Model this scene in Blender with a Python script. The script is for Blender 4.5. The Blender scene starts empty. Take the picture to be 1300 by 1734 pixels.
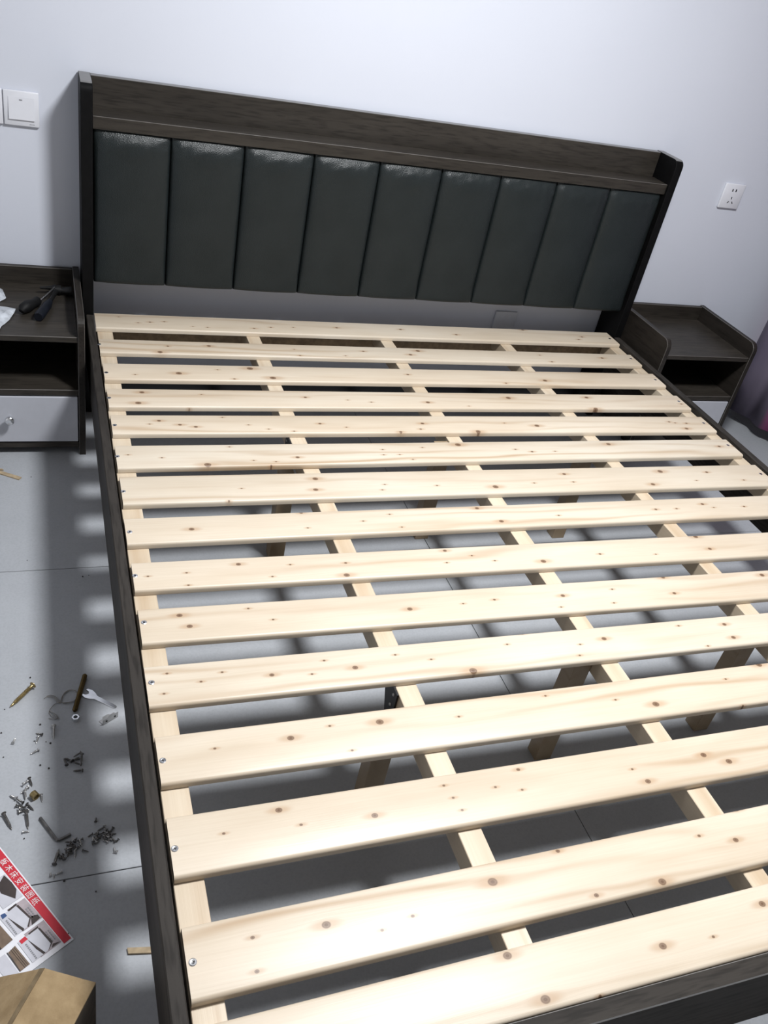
import bpy, bmesh, math, random
from mathutils import Vector, Matrix, Euler

# ---------------------------------------------------------------- camera, world, light, exposure
S = bpy.context.scene
COL = S.collection
cam_d = bpy.data.cameras.new('camera')
cam = bpy.data.objects.new('camera', cam_d)
COL.objects.link(cam)
RIGHT = (0.9341381893753298, -0.3057604631319074, 0.18410970190607023)
DOWN = (-0.0348869133689973, -0.591593969904668, -0.8054808986239328)
FWD = (0.35520240205573583, 0.7460074489961852, -0.5632975586810574)
m = Matrix.Identity(4)
for i in range(3):
    m[i][0] = RIGHT[i]; m[i][1] = -DOWN[i]; m[i][2] = -FWD[i]
m[0][3], m[1][3], m[2][3] = -1.0359209629176154, -2.80255801355935, 1.4446594790380622
cam.matrix_world = m
cam_d.sensor_fit = 'VERTICAL'
cam_d.sensor_height = 36.0
cam_d.lens = 1474.388 / 1734 * 36.0
cam_d.clip_start = 0.02
S.camera = cam

W = bpy.data.worlds.new('world'); S.world = W
W.use_nodes = True
W.node_tree.nodes['Background'].inputs[0].default_value = (0.02, 0.022, 0.028, 1)
W.node_tree.nodes['Background'].inputs[1].default_value = 0.4

LAMP = (-0.03, -1.66, 2.30)
lamp_d = bpy.data.lights.new('ceiling_light', 'AREA')
lamp_d.shape = 'DISK'; lamp_d.size = 0.38
lamp_d.energy = 75.0
lamp_d.color = (0.97, 0.985, 1.0)
lamp = bpy.data.objects.new('ceiling_light', lamp_d)
lamp.location = LAMP
COL.objects.link(lamp)

S.view_settings.view_transform = 'Standard'
S.view_settings.look = 'None'
S.view_settings.gamma = 1.0
S.view_settings.use_curve_mapping = False
S.view_settings.exposure = 0.0

random.seed(7)
# ---------------------------------------------------------------- materials
def mat(name):
    M = bpy.data.materials.new(name); M.use_nodes = True
    nt = M.node_tree
    b = nt.nodes['Principled BSDF']
    return M, nt, b

def N(nt, t, **k):
    n = nt.nodes.new(t)
    for a, v in k.items():
        if a == 'ins':
            for i, x in v.items(): n.inputs[i].default_value = x
        else: setattr(n, a, v)
    return n

def math_n(nt, op, a, b=None, c=None):
    n = nt.nodes.new('ShaderNodeMath'); n.operation = op
    for i, x in enumerate((a, b, c)):
        if x is None: continue
        if isinstance(x, (int, float)): n.inputs[i].default_value = x
        else: nt.links.new(x, n.inputs[i])
    return n.outputs[0]

def mix_col(nt, fac, a, b):
    n = nt.nodes.new('ShaderNodeMix'); n.data_type = 'RGBA'
    for s, x in ((n.inputs[0], fac), (n.inputs[6], a), (n.inputs[7], b)):
        if isinstance(x, (int, float)): s.default_value = x
        elif isinstance(x, tuple): s.default_value = x if len(x) == 4 else (*x, 1)
        else: nt.links.new(x, s)
    return n.outputs[2]

def noise(nt, vec, scale, detail=3, rough=.5, dim='3D'):
    n = N(nt, 'ShaderNodeTexNoise', ins={'Scale': scale, 'Detail': detail, 'Roughness': rough})
    if vec is not None: nt.links.new(vec, n.inputs['Vector'])
    return n.outputs['Fac']

def objco(nt, scale=(1, 1, 1), loc=(0, 0, 0)):
    t = N(nt, 'ShaderNodeTexCoord')
    mp = N(nt, 'ShaderNodeMapping', ins={'Scale': scale, 'Location': loc})
    nt.links.new(t.outputs['Object'], mp.inputs['Vector'])
    return mp.outputs[0]

def ramp(nt, fac, stops):
    r = N(nt, 'ShaderNodeValToRGB')
    el = r.color_ramp.elements
    while len(el) < len(stops): el.new(0.5)
    for e, (p, c) in zip(el, stops):
        e.position = p; e.color = (*c, 1)
    nt.links.new(fac, r.inputs[0])
    return r.outputs[0]

def bump(nt, b, h, strength, dist=0.002):
    n = N(nt, 'ShaderNodeBump', ins={'Strength': strength, 'Distance': dist})
    nt.links.new(h, n.inputs['Height']); nt.links.new(n.outputs[0], b.inputs['Normal'])

def plain(name, col, rough=.5, metal=0.0, var=0.0, spec=None):
    M, nt, b = mat(name)
    b.inputs['Base Color'].default_value = (*col, 1)
    b.inputs['Roughness'].default_value = rough
    b.inputs['Metallic'].default_value = metal
    if spec is not None: b.inputs['Specular IOR Level'].default_value = spec
    f = noise(nt, objco(nt), 60, 3)
    dk = tuple(c * (1 - var) for c in col); lt = tuple(min(1, c * (1 + var)) for c in col)
    c = ramp(nt, f, [(.3, dk), (.7, lt)])
    nt.links.new(c, b.inputs['Base Color'])
    return M

def dark_laminate(name, axis, dk, lt, rough=.45, spec=.28):
    """grey brown oak print laminate, grain running along one axis"""
    M, nt, b = mat(name)
    sc = [38, 38, 38]; sc[axis] = 1.6
    f1 = noise(nt, objco(nt, sc), 1.0, 6, .65)
    sc2 = [7, 7, 7]; sc2[axis] = 1.1
    f2 = noise(nt, objco(nt, sc2, (3, 7, 1)), 1.0, 4, .6)
    sc3 = [160, 160, 160]; sc3[axis] = 16
    f3 = noise(nt, objco(nt, sc3), 1.0, 2, .5)
    f = math_n(nt, 'ADD', math_n(nt, 'MULTIPLY', f1, .32), math_n(nt, 'MULTIPLY', f2, .68))
    c = ramp(nt, f, [(.33, dk), (.5, tuple((a + c_) / 2 for a, c_ in zip(dk, lt))), (.68, lt)])
    pores = ramp(nt, f3, [(.34, (.62, .62, .62)), (.52, (1, 1, 1))])
    mm = N(nt, 'ShaderNodeMix', data_type='RGBA', blend_type='MULTIPLY', ins={0: 1.0})
    nt.links.new(c, mm.inputs[6]); nt.links.new(pores, mm.inputs[7])
    nt.links.new(mm.outputs[2], b.inputs['Base Color'])
    b.inputs['Roughness'].default_value = rough
    b.inputs['Specular IOR Level'].default_value = spec
    bump(nt, b, f3, .15, .001)
    return M

def pine_group():
    """distance to one knot: returns core, halo, ring shading and grain push"""
    g = bpy.data.node_groups.new('knot', 'ShaderNodeTree')
    for nm, t in (('X', 'NodeSocketFloat'), ('Y', 'NodeSocketFloat'), ('KX', 'NodeSocketFloat'), ('KY', 'NodeSocketFloat'), ('R', 'NodeSocketFloat'),
                  ('Core', 'NodeSocketFloat'), ('Halo', 'NodeSocketFloat'), ('Push', 'NodeSocketFloat')):
        g.interface.new_socket(nm, in_out='INPUT', socket_type=t)
    for nm in ('Core', 'Halo', 'Push'):
        g.interface.new_socket(nm, in_out='OUTPUT', socket_type='NodeSocketFloat')
    gi = g.nodes.new('NodeGroupInput'); go = g.nodes.new('NodeGroupOutput')
    I = gi.outputs
    dx = math_n(g, 'SUBTRACT', I['X'], I['KX']); dy = math_n(g, 'SUBTRACT', I['Y'], I['KY'])
    ex = math_n(g, 'DIVIDE', dx, math_n(g, 'MULTIPLY', I['R'], 1.25)); ey = math_n(g, 'DIVIDE', dy, I['R'])
    d = math_n(g, 'SQRT', math_n(g, 'ADD', math_n(g, 'MULTIPLY', ex, ex), math_n(g, 'MULTIPLY', ey, ey)))
    core = g.nodes.new('ShaderNodeMapRange'); core.interpolation_type = 'SMOOTHSTEP'
    for i, v in ((1, 1.15), (2, .75), (3, 0.), (4, 1.)): core.inputs[i].default_value = v
    g.links.new(d, core.inputs[0])
    ring = math_n(g, 'MULTIPLY_ADD', math_n(g, 'SINE', math_n(g, 'MULTIPLY', d, 8.0)), .11, .85)
    cv = math_n(g, 'MULTIPLY', core.outputs[0], ring)
    hx = math_n(g, 'MULTIPLY', ex, .42)
    hd = math_n(g, 'SQRT', math_n(g, 'ADD', math_n(g, 'MULTIPLY', hx, hx), math_n(g, 'MULTIPLY', ey, ey)))
    halo = g.nodes.new('ShaderNodeMapRange'); halo.interpolation_type = 'SMOOTHSTEP'
    for i, v in ((1, 2.1), (2, .6), (3, 0.), (4, 1.)): halo.inputs[i].default_value = v
    g.links.new(hd, halo.inputs[0])
    g.links.new(math_n(g, 'MAXIMUM', I['Core'], cv), go.inputs['Core'])
    g.links.new(math_n(g, 'MAXIMUM', I['Halo'], halo.outputs[0]), go.inputs['Halo'])
    px = math_n(g, 'MULTIPLY', ex, .3)
    den = math_n(g, 'ADD', math_n(g, 'ADD', math_n(g, 'MULTIPLY', px, px), math_n(g, 'MULTIPLY', ey, ey)), 1.0)
    pv = math_n(g, 'MULTIPLY', math_n(g, 'DIVIDE', ey, den), math_n(g, 'MULTIPLY', I['R'], 1.6))
    g.links.new(math_n(g, 'ADD', I['Push'], pv), go.inputs['Push'])
    return g
KNOT = pine_group()

def pine(name, knots, seed, tone=(1, 1, 1), axis=0, lines=.55):
    M, nt, b = mat(name)
    t = N(nt, 'ShaderNodeTexCoord')
    sp = N(nt, 'ShaderNodeSeparateXYZ'); nt.links.new(t.outputs['Object'], sp.inputs[0])
    X, Y = (sp.outputs[0], sp.outputs[1]) if axis == 0 else (sp.outputs[1], sp.outputs[0])
    core = halo = push = None
    for kx, ky, r in knots:
        g = N(nt, 'ShaderNodeGroup'); g.node_tree = KNOT
        nt.links.new(X, g.inputs['X']); nt.links.new(Y, g.inputs['Y'])
        g.inputs['KX'].default_value = kx; g.inputs['KY'].default_value = ky; g.inputs['R'].default_value = max(.0021, r * 1.12)
        for s, v in (('Core', core), ('Halo', halo), ('Push', push)):
            if v is not None: nt.links.new(v, g.inputs[s])
        core, halo, push = g.outputs['Core'], g.outputs['Halo'], g.outputs['Push']
    yy = Y if push is None else math_n(nt, 'SUBTRACT', Y, push)
    cb = N(nt, 'ShaderNodeCombineXYZ')
    nt.links.new(X, cb.inputs[0]); nt.links.new(yy, cb.inputs[1]); nt.links.new(sp.outputs[2], cb.inputs[2])
    def mp(sc, lo):
        q = N(nt, 'ShaderNodeMapping', ins={'Scale': sc, 'Location': lo}); nt.links.new(cb.outputs[0], q.inputs[0]); return q.outputs[0]
    s = seed * 3.17
    warp = noise(nt, mp((1.3, 9, 9), (s, s * .7, 0)), 1.0, 2, .5)
    ph = math_n(nt, 'ADD', math_n(nt, 'MULTIPLY', yy, 170.0), math_n(nt, 'MULTIPLY', warp, 26.0))
    line = math_n(nt, 'POWER', math_n(nt, 'MULTIPLY_ADD', math_n(nt, 'SINE', ph), .5, .5), 3.0)
    patch = noise(nt, mp((1.1, 14, 14), (s * 1.3, 4, s)), 1.0, 3, .5)
    pm = N(nt, 'ShaderNodeMapRange', ins={1: .44, 2: .68, 3: .05, 4: 1.0}); nt.links.new(patch, pm.inputs[0])
    line = math_n(nt, 'MULTIPLY', line, pm.outputs[0])
    fine = noise(nt, mp((5, 330, 330), (s, 0, 0)), 1.0, 3, .6)
    blot = noise(nt, mp((2.2, 9, 9), (0, s, s * .4)), 1.0, 3, .55)
    base = ramp(nt, blot, [(.3, tuple(c * k for c, k in zip((.535, .450, .345), tone))), (.5, tuple(c * k for c, k in zip((.595, .512, .405), tone))), (.72, tuple(c * k for c, k in zip((.635, .565, .465), tone)))])
    c = mix_col(nt, math_n(nt, 'MULTIPLY', line, lines), base, tuple(c_ * k for c_, k in zip((.39, .265, .155), tone)))
    fr = N(nt, 'ShaderNodeMapRange', ins={1: .35, 2: .62, 3: .16, 4: 0.0}); nt.links.new(fine, fr.inputs[0])
    c = mix_col(nt, fr.outputs[0], c, tuple(c_ * k for c_, k in zip((.42, .32, .21), tone)))
    if core is not None:
        c = mix_col(nt, math_n(nt, 'MULTIPLY', halo, .5), c, (.38, .225, .115))
        c = mix_col(nt, core, c, (.105, .05, .022))
    nt.links.new(c, b.inputs['Base Color'])
    b.inputs['Roughness'].default_value = .42
    b.inputs['Specular IOR Level'].default_value = .5
    bump(nt, b, fine, .15, .0008)
    return M

# wall paint
M_WALL, nt, b = mat('wall_paint')
f = noise(nt, objco(nt), 1.2, 3)
nt.links.new(ramp(nt, f, [(.3, (.60, .625, .70)), (.7, (.63, .655, .73))]), b.inputs['Base Color'])
b.inputs['Roughness'].default_value = .6
bump(nt, b, noise(nt, objco(nt), 90, 4), .06, .002)
# the walls behind and beside the photographer, and the ceiling
M_WALL2, nt, b = mat('side_wall_paint')
f = noise(nt, objco(nt), 1.2, 3)
nt.links.new(ramp(nt, f, [(.3, (.74, .74, .745)), (.7, (.78, .78, .785))]), b.inputs['Base Color'])
b.inputs['Roughness'].default_value = .7
# floor tile
M_TILE, nt, b = mat('grey_floor_tile')
f = noise(nt, objco(nt), 4, 5, .6); f2 = noise(nt, objco(nt), 220, 2)
c1 = ramp(nt, f, [(.3, (.345, .36, .385)), (.7, (.39, .405, .43))])
c2 = ramp(nt, f2, [(.3, (.92, .92, .92)), (.6, (1, 1, 1))])
mm = N(nt, 'ShaderNodeMix', data_type='RGBA', blend_type='MULTIPLY', ins={0: 1.0})
nt.links.new(c1, mm.inputs[6]); nt.links.new(c2, mm.inputs[7]); nt.links.new(mm.outputs[2], b.inputs['Base Color'])
b.inputs['Roughness'].default_value = .42
bump(nt, b, f2, .05, .001)
M_GROUT = plain('dark_grout', (.05, .05, .055), .9, var=.2)
M_BASE = plain('black_skirting', (.008, .008, .009), .35, var=.2)
DKW, LTW = (.019, .0160, .0130), (.050, .043, .0355)
M_WX = dark_laminate('dark_oak_laminate_x', 0, DKW, LTW)
M_WY = dark_laminate('dark_oak_laminate_y', 1, (.012, .0098, .0082), (.034, .0285, .024))
M_RAIL = dark_laminate('dark_oak_rail', 1, (.018, .0160, .0145), (.052, .046, .041), .6, .12)
M_WZ = dark_laminate('dark_oak_laminate_z', 2, DKW, LTW)
M_BLACK = plain('black_edge_laminate', (.003, .003, .0033), .55, var=.3, spec=.12)
M_EDGE = plain('grey_glare_edge_band', (.15, .147, .145), .35, var=.1)  # edge banding in lighter grey, painting the gloss glare on top edges
M_EDGE2 = plain('highlight_edge_band', (.10, .092, .085), .35, var=.15)  # lighter bevel colour paints the thin highlights along board edges
M_BROWN = plain('brown_plywood', (.36, .25, .145), .6, var=.25)
M_FOOT = dark_laminate('dark_oak_foot', 0, (.018, .0155, .0135), (.050, .044, .038), .6, .12)
# leather
M_LEATHER, nt, b = mat('dark_grey_leather')
v = N(nt, 'ShaderNodeTexVoronoi', ins={'Scale': 420.0}); nt.links.new(objco(nt), v.inputs['Vector'])
f = noise(nt, objco(nt), 9, 4)
nt.links.new(ramp(nt, f, [(.3, (.0100, .0140, .0148)), (.7, (.0145, .0190, .0200))]), b.inputs['Base Color'])
b.inputs['Roughness'].default_value = .36
wr = noise(nt, objco(nt, (30, 30, 12)), 1.0, 4, .6)
h = math_n(nt, 'ADD', math_n(nt, 'MULTIPLY', v.outputs['Distance'], .35), wr)
b.inputs['Specular IOR Level'].default_value = .34
bump(nt, b, h, .5, .0025)
M_WHITE = plain('white_lacquer_front', (.47, .48, .525), .28, var=.02)
M_PLASTIC = plain('white_switch_plastic', (.70, .71, .76), .35, var=.01)
M_GREYPL = plain('grey_cover_plastic', (.55, .57, .62), .45, var=.03)
M_HOLE = plain('dark_slot', (.01, .01, .012), .6)
M_MARK = plain('grey_print', (.22, .22, .24), .6)
M_STEEL = plain('zinc_steel', (.46, .455, .45), .33, .85, var=.25)
M_DSTEEL = plain('dark_steel', (.15, .145, .14), .36, .85, var=.4)
M_BRIGHT = plain('bright_steel', (.75, .76, .78), .22, 1.0, var=.1)
M_BRASS = plain('yellow_zinc_steel', (.30, .23, .11), .35, .9, var=.3)
M_BRONZE = plain('brown_threaded_steel', (.10, .07, .03), .45, 1.0, var=.3)
M_BLKPLATE = plain('black_bracket_steel', (.012, .012, .013), .4, .3, var=.3)
M_RUBBER = plain('black_rubber', (.0045, .0045, .005), .6, var=.2, spec=.25)
M_NAVY = plain('navy_black_rubber', (.005, .0065, .011), .55, var=.3, spec=.25)
M_STRING = plain('grey_string', (.26, .25, .235), .9, var=.3)
M_CHIP = plain('raw_wood_splinter', (.36, .28, .18), .8, var=.25)
M_DUST = plain('dark_crumbs', (.03, .028, .026), .9)
M_PAPER = plain('white_paper', (.72, .72, .76), .55, var=.02)
M_RED = plain('red_print', (.50, .018, .035), .5, var=.08)
M_TXT = plain('white_lettering', (.80, .79, .80), .5)
M_PIC = plain('pale_grey_print', (.52, .52, .57), .5, var=.05)
M_PINKG = plain('mauve_grey_print', (.36, .31, .33), .5, var=.15)
M_DKP = plain('dark_brown_print', (.035, .024, .022), .5, var=.2)
M_BRP = plain('brown_print', (.16, .11, .075), .5, var=.3)
M_BLUP = plain('blue_print', (.03, .07, .19), .5)
M_LAMPB = plain('white_lamp_shell', (.8, .8, .8), .4)
# kraft
M_KRAFT, nt, b = mat('kraft_cardboard')
f = noise(nt, objco(nt), 26, 5, .65); f2 = noise(nt, objco(nt, (8, 8, 8)), 1.0, 2)
cc = math_n(nt, 'ADD', math_n(nt, 'MULTIPLY', f, .5), math_n(nt, 'MULTIPLY', f2, .5))
nt.links.new(ramp(nt, cc, [(.34, (.23, .155, .075)), (.52, (.35, .25, .135)), (.68, (.44, .335, .20))]), b.inputs['Base Color'])
b.inputs['Roughness'].default_value = .85
bump(nt, b, f, .3, .003)
# thin plastic film
M_FILM, nt, b = mat('milky_plastic_film')
b.inputs['Base Color'].default_value = (.66, .70, .76, 1); b.inputs['Roughness'].default_value = .25
f = noise(nt, objco(nt), 45, 4)
al = N(nt, 'ShaderNodeMapRange', ins={1: .3, 2: .7, 3: .55, 4: .95}); nt.links.new(f, al.inputs[0]); nt.links.new(al.outputs[0], b.inputs['Alpha'])
bump(nt, b, f, .5, .004)
# curtain: mauve grey cloth with magenta stripes that follow its folds
M_CURT, nt, b = mat('mauve_curtain_cloth')
at = N(nt, 'ShaderNodeAttribute', attribute_name='run')
f = noise(nt, objco(nt, (6, 6, 2)), 1.0, 3)
base = ramp(nt, f, [(.3, (.10, .085, .125)), (.7, (.16, .135, .18))])
w = math_n(nt, 'MULTIPLY_ADD', math_n(nt, 'SINE', math_n(nt, 'MULTIPLY_ADD', at.outputs['Fac'], 14.6, .75)), .5, .5)
mr = N(nt, 'ShaderNodeMapRange', ins={1: .88, 2: 1.0, 3: 0.0, 4: 1.0}); nt.links.new(w, mr.inputs[0])
nt.links.new(mix_col(nt, mr.outputs[0], base, (.40, .09, .25)), b.inputs['Base Color'])
b.inputs['Roughness'].default_value = .8

# ---------------------------------------------------------------- mesh helpers
ORG = {}
def link(name, bm, M, parent=None, origin=None, smooth=None, mats=None):
    """one mesh object; verts given in world space, origin = its own centre unless told"""
    if origin is None:
        lo = [min(v.co[i] for v in bm.verts) for i in range(3)]; hi = [max(v.co[i] for v in bm.verts) for i in range(3)]
        origin = ((lo[0] + hi[0]) / 2, (lo[1] + hi[1]) / 2, (lo[2] + hi[2]) / 2)
    o3 = Vector(origin)
    bmesh.ops.translate(bm, verts=bm.verts, vec=-o3)
    me = bpy.data.meshes.new(name); bm.to_mesh(me); bm.free()
    for q in (mats or [M]): me.materials.append(q)
    if smooth is not None:
        me.polygons.foreach_set('use_smooth', [True] * len(me.polygons))
        me.set_sharp_from_angle(angle=math.radians(smooth))
    o = bpy.data.objects.new(name, me); COL.objects.link(o)
    ORG[o.name] = o3
    if parent is not None:
        o.parent = parent; o.location = o3 - ORG[parent.name]
    else: o.location = o3
    return o

def empty(name, loc):
    o = bpy.data.objects.new(name, None); COL.objects.link(o); o.location = loc; o.empty_display_size = .05
    ORG[o.name] = Vector(loc); return o

def tag(o, label=None, cat=None, group=None, kind=None):
    if label: o['label'] = label
    if cat: o['category'] = cat
    if group: o['group'] = group
    if kind: o['kind'] = kind
    return o

def box(lo, hi, bev=0.0, seg=1, bm=None, em=-1):
    own = bmesh.new()
    bmesh.ops.create_cube(own, size=1.0)
    for v in own.verts:
        v.co = Vector([(lo[i] + hi[i]) / 2 + v.co[i] * (hi[i] - lo[i]) for i in range(3)])
    if bev > 0: bmesh.ops.bevel(own, geom=own.edges[:], offset=bev, segments=seg, affect='EDGES', profile=.5, material=em)
    if bm is None: return own
    return merge(bm, own)

def merge(bm, other):
    me = bpy.data.meshes.new('tmp'); other.to_mesh(me); other.free(); bm.from_mesh(me); bpy.data.meshes.remove(me); return bm

def lathe(prof, seg=12, bm=None, caps=True):
    """profile of (z, r) turned about z"""
    bm = bm or bmesh.new(); rows = []
    for z, r in prof:
        rows.append([bm.verts.new((r * math.cos(2 * math.pi * k / seg), r * math.sin(2 * math.pi * k / seg), z)) for k in range(seg)])
    for a, b_ in zip(rows, rows[1:]):
        for k in range(seg): bm.faces.new((a[k], a[(k + 1) % seg], b_[(k + 1) % seg], b_[k]))
    if caps:
        bm.faces.new(rows[0][::-1]); bm.faces.new(rows[-1])
    bmesh.ops.recalc_face_normals(bm, faces=bm.faces)
    return bm

def prism(poly, z0, z1, bm=None):
    """extrude an xy polygon between two heights"""
    bm = bm or bmesh.new()
    a = [bm.verts.new((x, y, z0)) for x, y in poly]; c = [bm.verts.new((x, y, z1)) for x, y in poly]
    n = len(poly)
    bm.faces.new(a[::-1]); bm.faces.new(c)
    for i in range(n): bm.faces.new((a[i], a[(i + 1) % n], c[(i + 1) % n], c[i]))
    bmesh.ops.recalc_face_normals(bm, faces=bm.faces)
    return bm

def tube(pts, r, seg=8, bm=None):
    bm = bm or bmesh.new(); rows = []
    pts = [Vector(p) for p in pts]
    for i, p in enumerate(pts):
        d = (pts[min(i + 1, len(pts) - 1)] - pts[max(i - 1, 0)]).normalized()
        u = d.cross(Vector((0, 0, 1)))
        if u.length < 1e-3: u = Vector((1, 0, 0))
        u.normalize(); w_ = u.cross(d)
        rr = r[i] if isinstance(r, (list, tuple)) else r
        rows.append([bm.verts.new(p + (u * math.cos(2 * math.pi * k / seg) + w_ * math.sin(2 * math.pi * k / seg)) * rr) for k in range(seg)])
    for a, b_ in zip(rows, rows[1:]):
        for k in range(seg): bm.faces.new((a[k], a[(k + 1) % seg], b_[(k + 1) % seg], b_[k]))
    bm.faces.new(rows[0][::-1]); bm.faces.new(rows[-1])
    bmesh.ops.recalc_face_normals(bm, faces=bm.faces)
    return bm

# ---------------------------------------------------------------- setting
WALLY = -.185
X0, X1, Y0, H_ROOM = -2.3, 1.95, -4.6, 2.68
tag(link('floor', box((X0, Y0, -.06), (X1, WALLY, -.004)), M_GROUT), kind='structure')
floor = bpy.data.objects['floor']
P = .828
xs = sorted([-.045 + P * k for k in range(-4, 4)]); ys = sorted([-1.897 + P * k for k in range(-5, 4)])
for i in range(len(xs) - 1):
    for j in range(len(ys) - 1):
        a, c = max(xs[i], X0), min(xs[i + 1], X1); d, e = max(ys[j], Y0), min(ys[j + 1], WALLY)
        if c - a < .02 or e - d < .02: continue
        link('tile', box((a + .0009, d + .0009, -.004), (c - .0009, e - .0009, random.uniform(-.0003, 0)), .0006), M_TILE, floor)
def wall(name, lo, hi): return tag(link(name, box(lo, hi), M_WALL if name == 'wall_back' else M_WALL2), kind='structure')
wall('wall_back', (X0 - .1, WALLY, -.06), (X1 + .1, WALLY + .1, H_ROOM))
wall('wall_left', (X0 - .1, Y0, -.06), (X0, WALLY, H_ROOM))
wall('wall_right', (X1, Y0, -.06), (X1 + .1, WALLY, H_ROOM))
wall('wall_front', (X0 - .1, Y0 - .1, -.06), (X1 + .1, Y0, H_ROOM))
wall('ceiling', (X0 - .1, Y0 - .1, H_ROOM), (X1 + .1, WALLY + .1, H_ROOM + .1))
tag(link('baseboard_back', box((X0, WALLY - .010, 0), (X1, WALLY, .082), .002), M_BASE), kind='structure')

# ceiling lamp body above the light
lp = empty('ceiling_lamp', (LAMP[0], LAMP[1], H_ROOM))
tag(lp, 'round white lamp hanging on a short stem above the middle of the bed', 'lamp')
zl = LAMP[2] + .015
bm = lathe([(zl, .215), (zl + .03, .22), (zl + .07, .20), (zl + .085, .03), (zl + .09, .012), (H_ROOM - .03, .012), (H_ROOM - .03, .06), (H_ROOM, .065)], 40); bmesh.ops.translate(bm, verts=bm.verts, vec=(LAMP[0], LAMP[1], 0))
link('lamp_housing', bm, M_LAMPB, lp, smooth=40)

# ---------------------------------------------------------------- bed
HT = .325
bed = empty('bed_frame', (0, -1.35, 0))
tag(bed, 'half assembled double bed with dark headboard and bare pine slats', 'bed')
hb = link('headboard', box((-.905, -.214, .418), (.897, -.190, .945), .0015), M_WX, bed)
tag(hb, 'dark wood headboard with grey leather padding below an open shelf')
# shelf box: top board with front lip
bm = box((-.905, -.306, .836), (.897, -.222, .868), .0013, em=1)
link('shelf', bm, None, hb, mats=[M_WX, M_EDGE2])
link('edge_band', box((-.905, -.2144, .9440), (.897, -.1896, .9458), .0006), M_EDGE, hb)
# backing panel behind the leather
link('padding_board', box((-.904, -.282, .418), (.896, -.268, .836)), M_BLACK, hb)
def side_panel(x0, x1):
    y0, y1, z1, r = -.190, -.316, .947, .022
    prof = [(y0, 0), (y0, z1)] + [(y1 + r - r * math.sin(a), z1 - r + r * math.cos(a)) for a in [math.pi / 2 * k / 6 for k in range(7)]] + [(y1, 0)]
    bm = bmesh.new()
    A = [bm.verts.new((x0, y, z)) for y, z in prof]; B = [bm.verts.new((x1, y, z)) for y, z in prof]
    n = len(prof); bm.faces.new(A); bm.faces.new(B[::-1])
    for i in range(n):
        f = bm.faces.new((A[i], A[(i + 1) % n], B[(i + 1) % n], B[i]))
        f.material_index = 1 if 1 <= i <= 3 else 0
    bmesh.ops.recalc_face_normals(bm, faces=bm.faces)
    eds = [e for e in bm.edges if len({round(v.co.x, 4) for v in e.verts}) == 1]
    bmesh.ops.bevel(bm, geom=eds, offset=.0012, segments=1, affect='EDGES')
    return tag(link('side_panel', bm, None, hb, smooth=30, mats=[M_BLACK, M_EDGE]), 'black headboard side panel')
side_panel(-.935, -.905); side_panel(.897, .925)
# nine leather panels, one mesh
def leather():
    bm = bmesh.new(); nu, nv = 26, 34; w, h = .1985, .4185
    g = []
    for j in range(nv + 1):
        v = j / nv; v = .5 - .5 * math.cos(math.pi * v); row = []
        for i in range(nu + 1):
            u = i / nu; u = .5 - .5 * math.cos(math.pi * u)
            a_ = abs(2 * u - 1); ex = 1 - a_ ** (16 + 60 * (1 - min(1, v / .12))); cv_ = 1 - a_ ** 2.4
            top = min(1, (1 - v) / .10); top = math.sin(top * math.pi / 2)
            bot = min(1, v / .015); bot = math.sin(bot * math.pi / 2)
            d = (.013 * (max(ex, 0) ** .6) + .010 * cv_ * (.35 + .65 * top)) * (.30 + .70 * top ** .7) * (.55 + .45 * bot)
            if v > .82: d += .0022 * math.sin(u * 37 + 4 * math.sin(v * 34 + u * 9)) * math.sin((v - .82) / .18 * math.pi) * max(ex, 0)
            row.append(bm.verts.new(((u - .5) * w, -.290 - d + .0, .4185 + v * h)))
        g.append(row)
    for j in range(nv):
        for i in range(nu): bm.faces.new((g[j][i], g[j][i + 1], g[j + 1][i + 1], g[j + 1][i]))
    # skirt back to the board
    ring = g[0] + [r[-1] for r in g[1:]] + g[-1][-2::-1] + [r[0] for r in g[-2:0:-1]]
    bk = [bm.verts.new((v.co.x, -.282, v.co.z)) for v in ring]
    for i in range(len(ring)): bm.faces.new((ring[i], bk[i], bk[(i + 1) % len(ring)], ring[(i + 1) % len(ring)]))
    bmesh.ops.recalc_face_normals(bm, faces=bm.faces)
    return bm
for k in range(9):
    xc = -.804 + .2 * k
    if k == 0:
        bm = leather(); bmesh.ops.translate(bm, verts=bm.verts, vec=(xc, 0, 0)); first = link('leather_panel', bm, M_LEATHER, hb, smooth=60)
        tag(first, 'padded dark grey leather panel')
    else:
        o = first.copy(); COL.objects.link(o); o.location.x += .2 * k
# rails
RB = .165
link('side_rail', box((-.926, -2.437, RB), (-.905, -.317, HT + .001), .002), M_RAIL, bed)
link('side_rail', box((.896, -2.437, RB), (.918, -.317, HT + .001), .002), M_RAIL, bed)
link('foot_rail', box((-.905, -2.437, RB), (.896, -2.4095, HT + .001), .0015, em=1), None, bed, mats=[M_FOOT, M_EDGE])
tag(link('head_rail', box((-.88, -.318, .20), (.875, -.298, HT - .015)), M_BROWN, bed), 'brown plywood rail under the top slats')
for sx in (-.9, .891):
    link('corner_foot', box((sx - .022, -2.432, 0), (sx + .022, -2.39, RB + .02), .002), M_BLACK, bed)
ST = .014
PB = [pine('pine_beam_%d' % k, [], 40 + k, tone=(.98, .95, .90), axis=1) for k in range(2)]
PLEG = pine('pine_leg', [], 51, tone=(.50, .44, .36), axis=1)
for xa in (-.9, .848):
    link('slat_support', box((xa, -2.41, HT - ST - .045), (xa + .042, -.33, HT - ST), .001), PB[0], bed)
M_HAM = plain('blackened_steel', (.008, .008, .0085), .5, .5, var=.3)
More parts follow.
